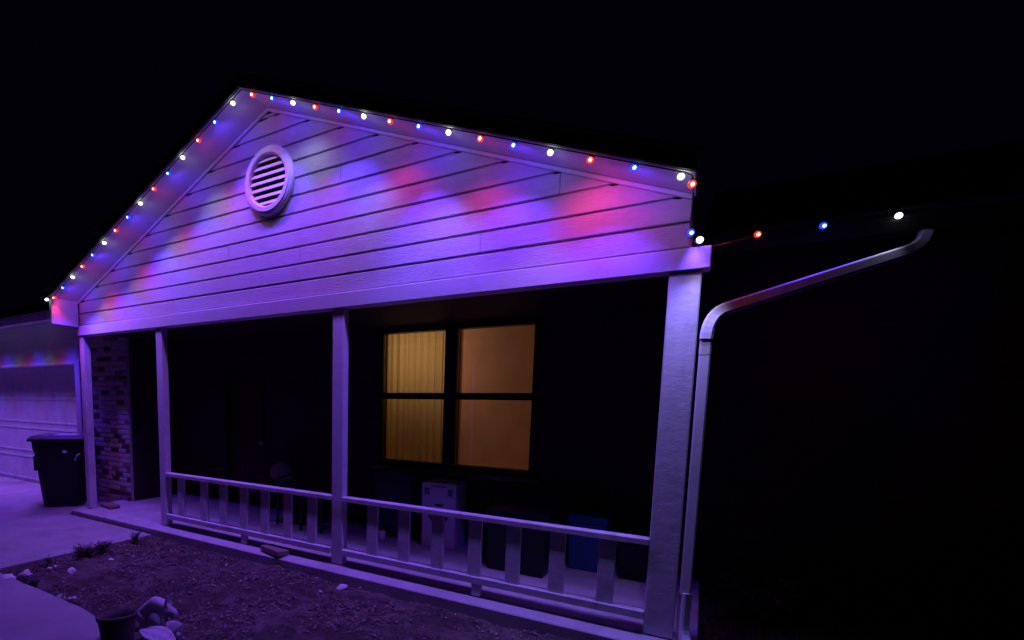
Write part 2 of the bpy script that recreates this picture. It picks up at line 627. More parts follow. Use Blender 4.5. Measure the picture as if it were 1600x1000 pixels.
# --- round gable vent
VZ = 3.822
MR = Matrix.Translation((0.012, 0, VZ)) @ Matrix.Rotation(R_(90), 4, 'X')
vent = MB().lathe([(.240, .002), (.335, .002), (.335, .030), (.322, .045), (.305, .050), (.300, .060), (.262, .060), (.250, .052), (.240, .030), (.240, .002)], 56, MR, cap=False).build(
    'gable_vent', 'trim', house, smooth=False)
MB().lathe([(.001, .0015), (.240, .0015)], 40, MR, cap=False).build('attic_dark_disc', 'attic_black', vent)  # black disc over the siding, painted as the attic dark between the slats
for k in range(7):
    zc = VZ - .205 + k * .0685
    hw = math.sqrt(max(.0, .242 ** 2 - (zc - VZ) ** 2))
    if hw < .05:
        continue
    M = Matrix.Translation((0.012, -.026, zc)) @ Matrix.Rotation(R_(-30), 4, 'X')
    MB().box(-hw, hw, -.004, .004, -.023, .023, M).build('louver_slat', 'trim', vent, bevel=.0015)

# --- posts
for xl, w, dp in ((-3.777, .105, .10), (-1.979, .125, .085), (0.818, .135, .085), (3.642, .187, .10)):
    MB().box(xl, xl + w, 0.0, dp, 0.001 if xl > -3 else .001, 2.499).build('porch_post', 'post_paint', house, bevel=0.006)

# --- railings, every baluster a piece
bal = [[-1.566, -1.129, -0.79, -0.447, -0.115, 0.221, 0.55], [1.308, 1.654, 1.994, 2.34, 2.673, 3.013, 3.37]]
for (x0, x1), bs, zt, zb in (((-1.851, 0.815), bal[0], .690, .100), ((0.956, 3.640), bal[1], .690, .165)):
    rl = part('porch_railing')
    MB().box(x0, x1, -.022, .066, .645, .690).build('top_rail', 'rail_paint', rl, bevel=.005)
    MB().box(x0, x1, -.022, .060, .100 if x0 < 0 else .105, .160 if x0 < 0 else .165).build('bottom_rail', 'rail_paint', rl, bevel=.005)
    for xb in bs:
        r = random.uniform(-.006, .006)
        MB().box(xb - .058 + r, xb + .058 + r, .000, .036, .162 if x0 < 0 else .167, .643).build('baluster', 'rail_paint', rl, bevel=.004)
    xs = -.435 if x0 < 0 else 2.373
    MB().box(xs - .04, xs + .04, -.015, .03, .001, .098 if x0 < 0 else .103).build('rail_support', 'rail_paint', rl, bevel=.003)

# --- main wall with window and door openings
WY = 1.6
wall = MB()
wx0, wx1, wz0, wz1 = 0.31, 2.39, 0.82, 2.56
dx0, dx1, dz1 = -2.60, -1.72, 2.10
wall.box(-3.72, dx0, WY, WY + .2, -.2, 2.95)
wall.box(dx0, dx1, WY, WY + .2, dz1, 2.95)
wall.box(dx1, wx0, WY, WY + .2, -.2, 2.95)
wall.box(wx0, wx1, WY, WY + .2, -.2, wz0)
wall.box(wx0, wx1, WY, WY + .2, wz1, 2.95)
wall.box(wx1, 10, WY, WY + .2, -.2, 2.95)
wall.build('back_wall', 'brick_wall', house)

# front door
dr = MB().box(dx0 + .05, dx1 - .05, WY + .06, WY + .10, .02, dz1 - .05).build('front_door', 'door_paint', house, bevel=.003)
for cx in (-2.37, -1.95):
    for z0, z1 in ((.18, .72), (.82, 1.45), (1.55, 1.95)):
        MB().box(cx - .15, cx + .15, WY + .048, WY + .062, z0, z1).build('door_panel', 'door_paint', dr, bevel=.006)
MB().lathe([(.001, 0), (.024, .004), (.03, .025), (.024, .045), (.010, .05), (.010, .07)], 14,
           Matrix.Translation((-1.82, WY - .01, .98)) @ Matrix.Rotation(R_(-90), 4, 'X')).build('door_handle', 'metal_white', dr, smooth=True)
fr_ = MB()
fr_.box(dx0, dx0 + .048, WY - .012, WY + .12, .002, dz1)
fr_.box(dx1 - .048, dx1, WY - .012, WY + .12, .002, dz1)
fr_.box(dx0 + .049, dx1 - .049, WY - .012, WY + .12, dz1 - .048, dz1)
fr_.build('door_frame', 'bronze', dr)

# window: two dark-framed single-hung sashes side by side
win = MB()
pz0, pzm0, pzm1, pz1 = .895, 1.672, 1.750, 2.492
px = ((.388, 1.257), (1.413, 2.310))
win.box(wx0, px[0][0], WY - .015, WY + .10, wz0, wz1)
win.box(px[0][1], px[1][0], WY - .015, WY + .10, wz0, wz1)
win.box(px[1][1], wx1, WY - .015, WY + .10, wz0, wz1)
for a, b_ in px:
    win.box(a + .0005, b_ - .0005, WY - .012, WY + .10, wz0, pz0)
    win.box(a + .0005, b_ - .0005, WY - .012, WY + .10, pzm0, pzm1)
    win.box(a + .0005, b_ - .0005, WY - .012, WY + .10, pz1, wz1)
win = win.build('window', 'bronze', house)
for a, b_ in px:
    for z0, z1 in ((pz0, pzm0), (pzm1, pz1)):
        MB().box(a + .001, b_ - .001, WY + .03, WY + .034, z0 + .001, z1 - .001).build('pane', 'glass', win)
MB().box(wx0 - .04, wx1 + .04, WY - .06, WY - .016, wz0 - .05, wz0 - .002).build('window_sill', 'brick_mid', win, bevel=.004)

# lit room behind the window
rm = MB()
rm.v = [(-.4, 1.81, .0), (3.2, 1.81, .0), (3.2, 4.6, .0), (-.4, 4.6, .0), (-.4, 1.81, 2.6), (3.2, 1.81, 2.6), (3.2, 4.6, 2.6), (-.4, 4.6, 2.6)]
rm.f = [(0, 1, 2, 3), (4, 7, 6, 5), (1, 5, 6, 2), (2, 6, 7, 3), (3, 7, 4, 0)]
rm.build('room_interior', 'room', house)


def drape(name, x0, x1, z0, z1, y, amp, waves, material, label):
    v, f = [], []
    nx, nz = 150, 6
    for j in range(nz + 1):
        t = j / nz
        for i in range(nx + 1):
            u = i / nx
            ph = u * waves * 6.283
            yy = y + amp * (math.sin(ph + .8 * math.sin(u * 9.0)) + .45 * math.sin(2.3 * ph + 1 + t)) * (1 - .25 * t)
            v.append((x0 + (x1 - x0) * u, yy, z0 + (z1 - z0) * t))
    for j in range(nz):
        for i in range(nx):
            a = j * (nx + 1) + i
            f.append((a, a + 1, a + nx + 2, a + nx + 1))
    me = bpy.data.meshes.new(name)
    me.from_pydata(v, [], f)
    for p in me.polygons:
        p.use_smooth = True
    me.materials.append(MATS[material])
    return tag(add(name, me), label, 'curtain')


drape('curtain', .10, 1.335, .55, 2.58, 1.88, .024, 10.5, 'curtain_cloth', 'pleated yellow curtain glowing in the left half of the porch window')
drape('window_shade', 1.345, 2.62, .55, 2.58, 1.84, .002, 1.2, 'shade_cloth', 'flat brown shade hanging in the right half of the porch window')
lamp_t = empty('table_lamp', (.62, 2.60, .0), 0, 'lamp glowing warm behind the yellow curtain of the porch window', 'lamp')
MB().lathe([(.14, 0), (.14, .02), (.02, .04), (.02, 1.80), (.03, 1.81)], 16).build('stand', 'bronze', lamp_t, smooth=True)
MB().lathe([(.20, 1.87), (.13, 2.15)], 24, cap=False).build('lamp_shade', 'curtain_cloth', lamp_t, smooth=True)
ld = bpy.data.lights.new('room_lamp', 'POINT')
ld.energy = 10.5
ld.color = (1.0, .74, .50)
ld.shadow_soft_size = .08
lo = bpy.data.objects.new('room_lamp', ld)
COL.objects.link(lo)
lo.parent = lamp_t
lo.location = (0, 0, 2.30)

# --- garage end: brick pier (bricks as pieces), lintel, door
GY = .65
gw = MB()
gw.box(-5.05, -3.714, GY + .006, GY + .05, -.19, 2.80)
gw = gw.build('garage_pier', 'mortar', house)
bm_ = {}
for key, mm in (('l', 'brick_light'), ('m', 'brick_mid'), ('d', 'brick_dark')):
    for full in (1, 0):
        hw = .098 if full else .046
        bm_[key, full] = MB().box(-hw, hw, 0, .05, -.0285, .0285).mesh('brick', mm, bevel=.004)
nc = int(2.86 / .0765)
for r in range(nc):
    zc = -.075 + r * .0765 + .03
    x = -3.712
    first = r % 2
    while x > -5.0:
        full = 0 if (first and x > -3.72) else 1
        w = .206 if full else .102
        if x - w < -5.05:
            full, w = 0, .102
            if x - w < -5.052:
                break
        key = random.choices('lmd', (.70, .13, .17))[0]
        o = add('brick', bm_[key, full], gw, (x - w / 2 + random.uniform(-.001, .001), GY - .004 + random.uniform(-.002, .002), zc))
        x -= w
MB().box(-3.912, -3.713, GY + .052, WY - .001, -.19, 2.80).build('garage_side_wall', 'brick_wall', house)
MB().box(-10.2, -5.052, GY, GY + .2, 2.24, 2.94).build('garage_lintel', 'siding', house)
MB().box(-5.051, -3.72, GY + .004, GY + .2, 2.802, 2.94).build('garage_frieze', 'siding', house)
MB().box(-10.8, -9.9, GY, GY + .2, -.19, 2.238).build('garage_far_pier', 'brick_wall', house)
gd = part('garage_door')
for k in range(4):
    z0 = -.085 + k * .58
    MB().box(-9.9, -5.2, .90, .94, z0 + .003, z0 + .577).build('door_section', 'metal_white', gd, bevel=.004)
    for q in (.05, .50):
        MB().box(-9.9, -5.2, .8930, .8995, z0 + q, z0 + q + .035).build('door_rib', 'metal_white', gd, bevel=.003)
MB().box(-5.215, -5.052, .63, .89, -.085, 2.236).build('door_jamb', 'trim', gd, bevel=.004)
MB().box(-9.9, -5.216, .63, .89, 2.20, 2.2385).build('door_head', 'trim', gd)

# --- eaves, gutters and main roof either side of the porch gable
MB().box(-10.8, -3.79, .215, GY + .1, 2.945, 2.96).build('garage_soffit', 'soffit', house)
MB().prism([(.10, 2.97), (.10, 2.93), (.115, 2.835), (.205, 2.825), (.205, 2.97), (.198, 2.97), (.198, 2.84), (.122, 2.85), (.108, 2.97)], 'x', -10.8, -3.79).build(
    'garage_gutter', 'metal_white', house)
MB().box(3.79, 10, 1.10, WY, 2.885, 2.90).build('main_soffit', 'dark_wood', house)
MB().prism([(.975, 2.945), (.975, 2.905), (.99, 2.835), (1.085, 2.825), (1.085, 2.945), (1.078, 2.945), (1.078, 2.838), (.998, 2.846), (.983, 2.945)], 'x', 3.79, 10).build(
    'main_gutter', 'bronze', house)
for x0, x1, ye in ((-10.8, -3.8, .12), (3.80, 10, 1.0)):
    MB().prism([(ye, 2.975), (5.5, 2.975 + (5.5 - ye) * .415), (5.5, 3.02 + (5.5 - ye) * .415), (ye, 3.0)], 'x', x0, x1).build('main_roof', 'shingle', house)

# --- downspout from the main gutter to the corner post and down to the ground
U = Vector((0, 1, 0))
ds = part('downspout')


def arc(p0, p1, p2, n=7):
    p0, p1, p2 = Vector(p0), Vector(p1), Vector(p2)
    return [p0 * (1 - t) ** 2 + p1 * 2 * t * (1 - t) + p2 * t * t for t in [k / n for k in range(n + 1)]]


A = Vector((5.10, 1.03, 2.83)); B = Vector((5.06, 1.02, 2.72)); Cc = Vector((3.882, .032, 2.215))
dirv = (Cc - B).normalized()
pts = [A] + arc(B + Vector((.03, .01, .06)), B, B + dirv * .12, 6) + [B + dirv * .5, B + dirv * 1.0] + \
      arc(Cc - dirv * .14, Cc, Cc + Vector((0, 0, -.16)), 8)
MB().tube(pts, 1, w=(.076, .074, Vector((0, 1, .02)))).build('upper_spout', 'metal_white', ds)
MB().tube([(3.882, .032, 2.10), (3.882, .032, 1.955)], 1, w=(.0705, .0565, U)).build('spout_elbow_cuff', 'metal_white', ds)
MB().tube([(3.882, .032, 1.950), (3.882, .032, .33)], 1, w=(.069, .055, U)).build('spout_pipe', 'metal_white', ds)
pts = [(3.882, .032, .345)] + arc((3.882, .032, .12), (3.882, .032, -.02), (3.97, -.08, -.06), 7) + [(4.06, -.20, -.085)]
MB().tube(pts, 1, w=(.0745, .060, Vector((.82, .57, 0)))).build('spout_outlet', 'metal_white', ds)

# ================================================================= EAVE LIGHTS
lights = empty('string_lights', (0, -.35, 2.9), 0, 'string of red, white and blue bulbs lit along the gable and eaves', 'string lights')
bpy.context.view_layer.update()
base = Vector((0, -.35, 2.9))
housing_me = MB().lathe([(.018, .000), (.018, .010), (.013, .014)], 14).mesh('bulb', 'wire', smooth=False)
globe_me, core_me = {}, {}
for c in LAMP:
    globe_me[c] = sphere('globe', 'globe_' + c, .024 if c != 'white' else .021, 14, 10, (1, 1, .9))
    core_me[c] = sphere('core', 'core_' + c, .011 if c != 'white' else .013, 12, 8)
lamp_data = {}


def spot(key, c, scale, size, blend):
    if (key, c) not in lamp_data:
        l = bpy.data.lights.new('bulb_light', 'SPOT')
        l.energy = LAMP[c][0] * scale
        l.color = LAMP[c][1]
        l.spot_size = R_(size)
        l.spot_blend = blend
        l.shadow_soft_size = .25 if key == 'garage' else .02
        lamp_data[key, c] = l
    return lamp_data[key, c]


def bulb(p, n, c, aim=None, key='gable', scale=1, size=74, blend=1.0, extra=None):
    p = Vector(p); n = Vector(n).normalized()
    q = n.to_track_quat('Z', 'Y')
    o = add('bulb', housing_me, lights, p - base)
    o.rotation_mode = 'QUATERNION'
    o.rotation_quaternion = q
    gl_ = add('globe', globe_me[c], o, (0, 0, .028))
    fwd = Vector((0.25, -1, -.35)).normalized()
    co = q.inverted() @ (fwd * (.017 if c != 'white' else .015))
    add('core', core_me[c], o, Vector((0, 0, .028)) + co)
    lo = bpy.data.objects.new('bulb_light', spot(key, c, scale, size, blend))
    COL.objects.link(lo)
    lo.parent = o
    a = Vector(aim or n).normalized()
    lo.location = (0, 0, .066)
    lo.rotation_mode = 'QUATERNION'
    lo.rotation_quaternion = q.inverted() @ (-a).to_track_quat('Z', 'Y')
    if extra:               # light leaving the side of a corner bulb
        lo = bpy.data.objects.new('bulb_light', spot(key + ' side', c, extra[1], extra[2], 1.0))
        COL.objects.link(lo)
        lo.parent = o
        lo.location = (0, 0, .066)
        lo.rotation_mode = 'QUATERNION'
        lo.rotation_quaternion = q.inverted() @ (-Vector(extra[0])).to_track_quat('Z', 'Y')
    if key.startswith('gable'):      # light leaving the side of the globe towards the wall
        lo = bpy.data.objects.new('bulb_light', spot('spill', c, .030, 168, 1.0))
        COL.objects.link(lo)
        lo.parent = o
        lo.location = (0, 0, .066)
        lo.rotation_mode = 'QUATERNION'
        lo.rotation_quaternion = q.inverted() @ Vector((0, -1, .55)).to_track_quat('Z', 'Y')


seqR = ['red', 'blue', 'white']
seqL = ['white', 'blue', 'red']
wire_pts = []
BY = -.345
left_pts, right_pts = [], []
rl_ = random.Random(3)
# bulbs on the right slope that were twisted towards the wall: (tilt to wall, sideways, output)
TILT_R = {12: (.75, .22, .40, 140), 13: (.14, -.14, .42, 112), 9: (.26, .0, .40, 124), 6: (.24, 0, .40, 124), 10: (.18, 0, .42, 116), 4: (.16, 0, .45, 112), 2: (.30, 0, .5, 124), 14: (.0, .12, 1.9, 80)}
for k in range(15):
    x = .142 + .2537 * k
    zz = slope(x, 4.524)
    j = random.uniform(-.008, .008)
    ay, ax, sc_, sz_ = TILT_R.get(k, (rl_.uniform(-.02, .12), rl_.uniform(-.06, .06), rl_.uniform(.66, .95), rl_.uniform(84, 100)))
    bulb((x + j, BY, zz), (-.383, -.05, -.924), seqR[k % 3], aim=(-.14 + ax, ay, -.95), key='gable r%d' % k, scale=sc_, size=sz_)
    right_pts.append((x, BY - .012, zz - .004))
    x = -x
    bulb((x + j, BY, zz), (.383, -.05, -.924), seqL[k % 3], aim=(.14 + rl_.uniform(-.1, .1), rl_.uniform(-.02, .12), -.95),
         key='gable l%d' % k, scale=rl_.uniform(.66, .95) * (.3 if k == 14 else .9), size=rl_.uniform(100, 116))
    left_pts.append((x, BY - .012, zz - .004))
EZ = slope(3.762, 4.524)
# left corner, hanging by the boxed return, then in under the garage eave
bulb((-3.765, -.374, 2.945), (0, -1, -.25), 'white', aim=(.25, -.3, -1), key='corner', scale=1.0)
bulb((-3.80, -.25, 2.80), (-1, -.2, -.4), 'red', aim=(.2, .1, -1), key='return', scale=.45)
cyc = ['blue', 'red', 'white']
for k in range(13):
    x = -5.30 - k * .40
    bulb((x, .30, 2.945), (0, 0, -1), cyc[k % 3], aim=(0, -.15, -1), key='garage', scale=2.0, size=94)
# right side: back along the gable eave, then along the main gutter, facing out
bulb((3.750, -.350, EZ - .035), (0, -.6, -1), 'red', aim=(1, -.3, -.6), key='side', scale=.1, extra=((.55, .70, -.5), .15, 70))
bulb((3.738, -.006, 2.735), (.5, -1, -.3), 'blue', aim=(.1, -.22, -1), key='post', scale=.62, size=76, extra=((.75, .25, -.40), .055, 110))
bulb((3.80, -.055, 2.655), (.2, -1, .2), 'white', aim=(.05, -.05, -1), key='post', scale=1.1, size=76)
for x, c in ((4.155, 'red'), (4.538, 'blue'), (4.932, 'white'), (5.33, 'red'), (5.73, 'blue')):
    if x < 5.1:
        bulb((x, .972, 2.935), (0, -1, -.15), c, aim=(-.15, -.72, -.7), key='main', scale=.3, size=112)
cable = [(5.0, .966, 2.925), (4.932, .966, 2.930), (4.74, .966, 2.918), (4.538, .966, 2.93), (4.35, .966, 2.916), (4.155, .966, 2.93), (3.98, .80, 2.86), (3.86, .40, 2.74), (3.795, -.03, 2.645), (3.752, -.012, 2.70), (3.745, -.012, 2.80), (3.750, -.06, EZ - .02), (3.755, -.3, EZ - .012), (3.752, -.355, EZ - .03), (3.745, -.36, EZ - .004)]
cable += list(reversed(right_pts)) + [(0, BY - .012, 4.517)] + left_pts + [(-3.765, -.380, 2.95)]
w = MB().tube(cable, .004, 6)
w.v = [tuple(Vector(p) - base) for p in w.v]
w.build('cable', 'wire', lights)

# ================================================================= THINGS ON THE PORCH
# printed white carton
bx = empty('carton', (1.445, 1.29, .002), R_(3), 'tall white printed carton standing below the window', 'box')
MB().box(-.20, .20, -.17, .17, 0, .40).build('lower_carton', 'cardboard_white', bx, bevel=.004)
MB().box(-.205, .205, -.175, .175, .402, .735).build('lid_carton', 'cardboard_white', bx, bevel=.004)
for sx_ in (-1, 1):
    for k in range(3):
        MB().box(sx_ * .14 - .03, sx_ * .14 + .03, -.1775, -.1760, .60 + k * .027, .617 + k * .027).build('printed_mark', 'print_ink', bx)
MB().box(-.09, .09, -.1775, -.1760, .692, .702).build('printed_mark', 'print_ink', bx)
o = MB().prism([(-.055, .50), (.075, .50), (.045, .475), (-.03, .475)], 'y', -.1775, -.1760).build('hand_hole', 'print_ink', bx)
o = MB().prism([(-.13, .36), (.13, .36), (.05, .26), (-.05, .26)], 'y', -.1715, -.1702).build('printed_mark', 'print_ink', bx)


def tote(name, loc, w, dpt, h, body, lid, label, rz=0, group=None):
    t = empty(name, loc, rz, label, 'bin', group)
    MB().frustum(w * .9, dpt * .9, w, dpt, 0, h * .88).build('body', body, t, bevel=.015, seg=2)
    MB().frustum(w * 1.06, dpt * 1.06, w * 1.0, dpt * 1.0, h * .882, h).build('lid', lid, t, bevel=.01, seg=2)
    for s in (-1, 1):
        MB().box(s * w * .5 - .012 + s * .012, s * w * .5 + .012 + s * .012, -.08, .08, h * .70, h * .80).build('handle', body, t, bevel=.006)
    return t


tote('storage_bin', (2.46, .98, .002), .60, .52, .60, 'tote_black', 'tote_black', 'large black storage bin behind the right railing beside the carton')
tote('storage_bin', (3.02, 1.38, .002), .36, .34, .545, 'tote_blue', 'tote_blue', 'blue plastic tote by the corner post on the porch')
tote('storage_bin', (3.44, 1.33, .002), .26, .34, .40, 'tote_black', 'tote_black', 'small dark bin between blue tote and right corner post')
tote('cooler', (.81, 1.36, .002), .50, .36, .80, 'print_ink', 'print_ink', 'dark upright bin under the left half of the window')['category'] = 'bin'
cup = empty('cup', (.80, .98, .002), 0, 'small pale cup on the porch floor left of the carton', 'cup')
MB().lathe([(.030, 0), (.042, .12), (.040, .12), (.028, .006)], 18).build('body', 'paper', cup, smooth=True)

# patio chair with a pale cushion
ch = empty('patio_chair', (-1.05, 1.08, .002), R_(8), 'dark metal patio chair with a pale back cushion behind the left railing', 'chair')
for sx_ in (-1, 1):
    for sy_ in (-1, 1):
        MB().tube([(sx_ * .25, sy_ * .24, .0), (sx_ * .24, sy_ * .21, .40)], .013, 8).build('leg', 'chair_metal', ch)
    MB().tube([(sx_ * .24, .21, .40), (sx_ * .24, .29, .85)], .013, 8).build('back_post', 'chair_metal', ch)
    MB().tube([(sx_ * .25, -.22, .40), (sx_ * .27, -.22, .62), (sx_ * .27, .0, .63), (sx_ * .25, .25, .62)], .013, 8).build('armrest', 'chair_metal', ch)
MB().box(-.24, .24, -.24, .22, .395, .42).build('seat', 'chair_metal', ch, bevel=.005)
for k in range(6):
    xx = -.2 + k * .08
    MB().tube([(xx, .215, .42), (xx, .285, .83)], .008, 6).build('back_slat', 'chair_metal', ch)
MB().tube([(-.25, .29, .85), (.25, .29, .85)], .014, 8).build('top_bar', 'chair_metal', ch)
add('cushion', sphere('cushion', 'cushion', 1, 20, 12, (.19, .07, .15), .18, 3, (.01, .175, .63)), ch)
# second, low thing in the left bay: side table
st = empty('side_table', (-.15, 1.0, .002), 0, 'small dark side table beside the patio chair', 'table')
MB().box(-.2, .2, -.2, .2, .42, .445).build('table_top', 'chair_metal', st, bevel=.006)
for sx_ in (-1, 1):
    for sy_ in (-1, 1):
        MB().box(sx_ * .17 - .015, sx_ * .17 + .015, sy_ * .17 - .015, sy_ * .17 + .015, 0, .418).build('leg', 'chair_metal', st)
MB().box(-.155, .155, -.155, .155, .12, .135).build('shelf', 'chair_metal', st)

# loose bricks
bk = tag(MB().box(-.17, .17, -.075, .075, 0, .058).build('loose_brick', 'brick_mid', bevel=.006), 'loose red brick lying on the slab edge under the left railing', 'brick')
bk.location = (.085, -.045, -.012); bk.rotation_euler = (R_(-4), 0, R_(-12))
bk = tag(MB().box(-.17, .17, -.075, .075, 0, .055).build('loose_brick', 'brick_mid', bevel=.006), 'loose red brick on the floor behind the far left post', 'brick')
bk.location = (-3.52, .20, .002); bk.rotation_euler = (0, 0, R_(-8))

# ================================================================= WHEELED BIN ON THE DRIVE
wb = empty('wheeled_bin', (-4.78, .20, -.088), R_(52), 'black wheeled refuse bin by the left porch post and garage door', 'bin')
wb.scale = (1.12, 1.12, 1.06)
b0 = MB()
prof = [(.0, .46, .50), (.05, .47, .52), (.55, .55, .62), (.60, .555, .63), (.80, .59, .68), (.86, .62, .72), (.98, .63, .74)]
for z_, w_, d_ in prof:
    c_ = .06
    for (sx_, sy_) in ((1, -1), (1, 1), (-1, 1), (-1, -1)):
        order = ((w_ / 2 * sx_, (d_ / 2 - c_) * sy_), ((w_ / 2 - c_) * sx_, d_ / 2 * sy_))
        if sx_ * sy_ < 0:
            order = order[::-1]
        for p_ in order:
            b0.v.append((p_[0], p_[1] + .02 * z_, z_))
n8 = 8
for j in range(len(prof) - 1):
    for k in range(n8):
        k2 = (k + 1) % n8
        b0.f.append((j * n8 + k, j * n8 + k2, (j + 1) * n8 + k2, (j + 1) * n8 + k))
b0.f.append(tuple(reversed(range(n8))))
b0.f.append(tuple((len(prof) - 1) * n8 + k for k in range(n8)))
b0.build('body', 'bin_plastic', wb)
MB().box(-.345, .345, -.395, .42, .982, 1.012).build('rim', 'bin_plastic', wb, bevel=.008)
lidm = MB()
lidm.frustum(.69, .82, .60, .70, 1.014, 1.065, 0, .0)
lid = lidm.build('lid', 'bin_lid', wb, bevel=.012, seg=2)
MB().box(-.05, .22, -.28, .0, 1.066, 1.072).build('lid_plate', 'paper', lid, bevel=.002)
MB().tube([(-.27, .40, .98), (-.27, .50, 1.0), (.27, .50, 1.0), (.27, .40, .98)], .018, 8).build('handle', 'bin_plastic', wb)
for sx_ in (-1, 1):
    MW = Matrix.Translation((sx_ * .27 - .03, .30, .125)) @ Matrix.Rotation(R_(90), 4, 'Y')
    wh = MB().lathe([(.06, 0), (.125, .004), (.125, .056), (.06, .06)], 22, MW).build('wheel', 'rubber', wb)
    MB().lathe([(.002, -.002), (.058, -.002), (.058, .062), (.002, .062)], 16, MW, cap=False).build('hub', 'bin_lid', wh)
    MB().box(sx_ * .33 - .05, sx_ * .33 + .03, -.02, .24, .52, .74).build('side_grip', 'bin_plastic', wb, bevel=.01)
MB().prism([(.08 + .03 * math.cos(t_ * .785), .83 + .022 * math.sin(t_ * .785)) for t_ in range(8)], 'y', -.345, -.336).build('sticker', 'paper', wb)
MB().tube([(.20, -.345, .70), (.23, -.36, .78), (.27, -.35, .80)], .010, 6).build('latch', 'paper', wb)

# ================================================================= GARDEN BED THINGS
pot = empty('flower_pot', (.585, -2.06, -.125), 0, 'round dark plant pot at the corner of the path and bed', 'pot')
pot.rotation_euler = (R_(-3), R_(-6), 0)
MB().lathe([(.085, 0), (.098, .06), (.117, .20), (.119, .222), (.128, .224), (.131, .250), (.121, .253), (.112, .20), (.110, .19)], 36, cap=True).build('body', 'pot_clay', pot, smooth=True)
MB().lathe([(.001, .208), (.04, .204), (.08, .199), (.112, .195)], 24, cap=False).build('soil', 'pot_soil', pot, smooth=True)

# hunched animal statue (one continuous body grown along a skeleton)
stt = empty('rabbit_statue', (.485, -1.70, -.12), R_(28), 'pale stone rabbit statue crouching beside the plant pot', 'statue')


stt.scale = (.80, .80, .92)


def skin(name, V, Ed, Rd, material, parent, sub=2):
    me = bpy.data.meshes.new(name)
    me.from_pydata(V, Ed, [])
    o = add(name, me, parent)
    md = o.modifiers.new('skin', 'SKIN')
    md.use_smooth_shade = True
    for i, r in enumerate(Rd):
        me.skin_vertices[0].data[i].radius = (r, r) if not isinstance(r, tuple) else r
    me.skin_vertices[0].data[0].use_root = True
    sb = o.modifiers.new('sub', 'SUBSURF')
    sb.levels = sb.render_levels = sub
    me.materials.append(MATS[material])
    return o


V = [(-.07, 0, .16), (-.13, 0, .10), (.0, 0, .205), (.07, 0, .185), (.12, 0, .14), (.165, 0, .12), (.20, 0, .10),
     (-.165, 0, .06), (-.20, 0, .09), (-.225, 0, .12),
     (.07, -.045, .09), (.085, -.05, .01), (.07, .045, .09), (.085, .05, .01),
     (-.10, -.06, .07), (-.03, -.075, .02), (-.10, .06, .07), (-.03, .075, .02)]
Ed = [(0, 1), (0, 2), (2, 3), (3, 4), (4, 5), (5, 6), (1, 7), (7, 8), (8, 9), (3, 10), (10, 11), (3, 12), (12, 13), (1, 14), (14, 15), (1, 16), (16, 17)]
Rd = [.075, .075, .065, .058, .05, .046, .022, .04, .03, .018, .026, .02, .026, .02, .045, .022, .045, .022]
skin('body', V, Ed, Rd, 'statue', stt)
for s in (-1, 1):
    skin('ear', [(.12, s * .025, .17), (.105, s * .035, .215), (.125, s * .04, .265), (.135, s * .04, .285)], [(0, 1), (1, 2), (2, 3)],
         [.016, (.024, .012), (.022, .010), .008], 'statue', stt)
    add('eye', sphere('eye', 'statue_eye', .010, 10, 8, loc=(.168, s * .040, .132)), stt)
add('haunch', sphere('haunch', 'statue', 1, 18, 12, (.075, .05, .07), .1, 2, (.0, -.06, .075)), stt)

# flat leaf-shaped dish and a shell ornament by the statue
v, f = [], []
for j in range(9):
    for i in range(7):
        t, u = j / 8, i / 6 - .5
        wd = .075 * math.sin(math.pi * min(1, t * .93 + .05)) + .006
        v.append((t * .34 - .1, u * 2 * wd, .035 + .02 * math.sin(t * 3) - .05 * abs(u) * -1 + .012 * math.cos(u * 9)))
for j in range(8):
    for i in range(6):
        a = j * 7 + i
        f.append((a, a + 1, a + 8, a + 7))
me = bpy.data.meshes.new('leaf_dish')
me.from_pydata(v, [], f)
me.materials.append(MATS['statue'])
for p in me.polygons:
    p.use_smooth = True
dish = tag(add('leaf_dish', me, None, (.66, -1.86, -.115)), 'pale leaf-shaped stone dish lying in front of the rabbit statue', 'ornament')
so_ = dish.modifiers.new('thick', 'SOLIDIFY')
so_.thickness = .014
dish.rotation_euler = (R_(12), R_(6), R_(8))
sh = empty('shell_ornament', (.765, -1.76, -.10), R_(20), 'pale ribbed shell ornament right of the rabbit statue', 'ornament')
for k in range(6):
    a = (k - 2.5) * .30
    M3 = Matrix.Rotation(a, 3, 'Y') @ Matrix.Rotation(R_(-35), 3, 'X')
    add('rib', sphere('rib', 'statue', 1, 12, 8, (.020, .016, .055), .06, k, (math.sin(a) * .045, -.01, .05 + math.cos(a) * .02), M3), sh)
add('shell_base', sphere('shell_base', 'statue', 1, 14, 8, (.05, .035, .025), .1, 1, (0, 0, .015)), sh)

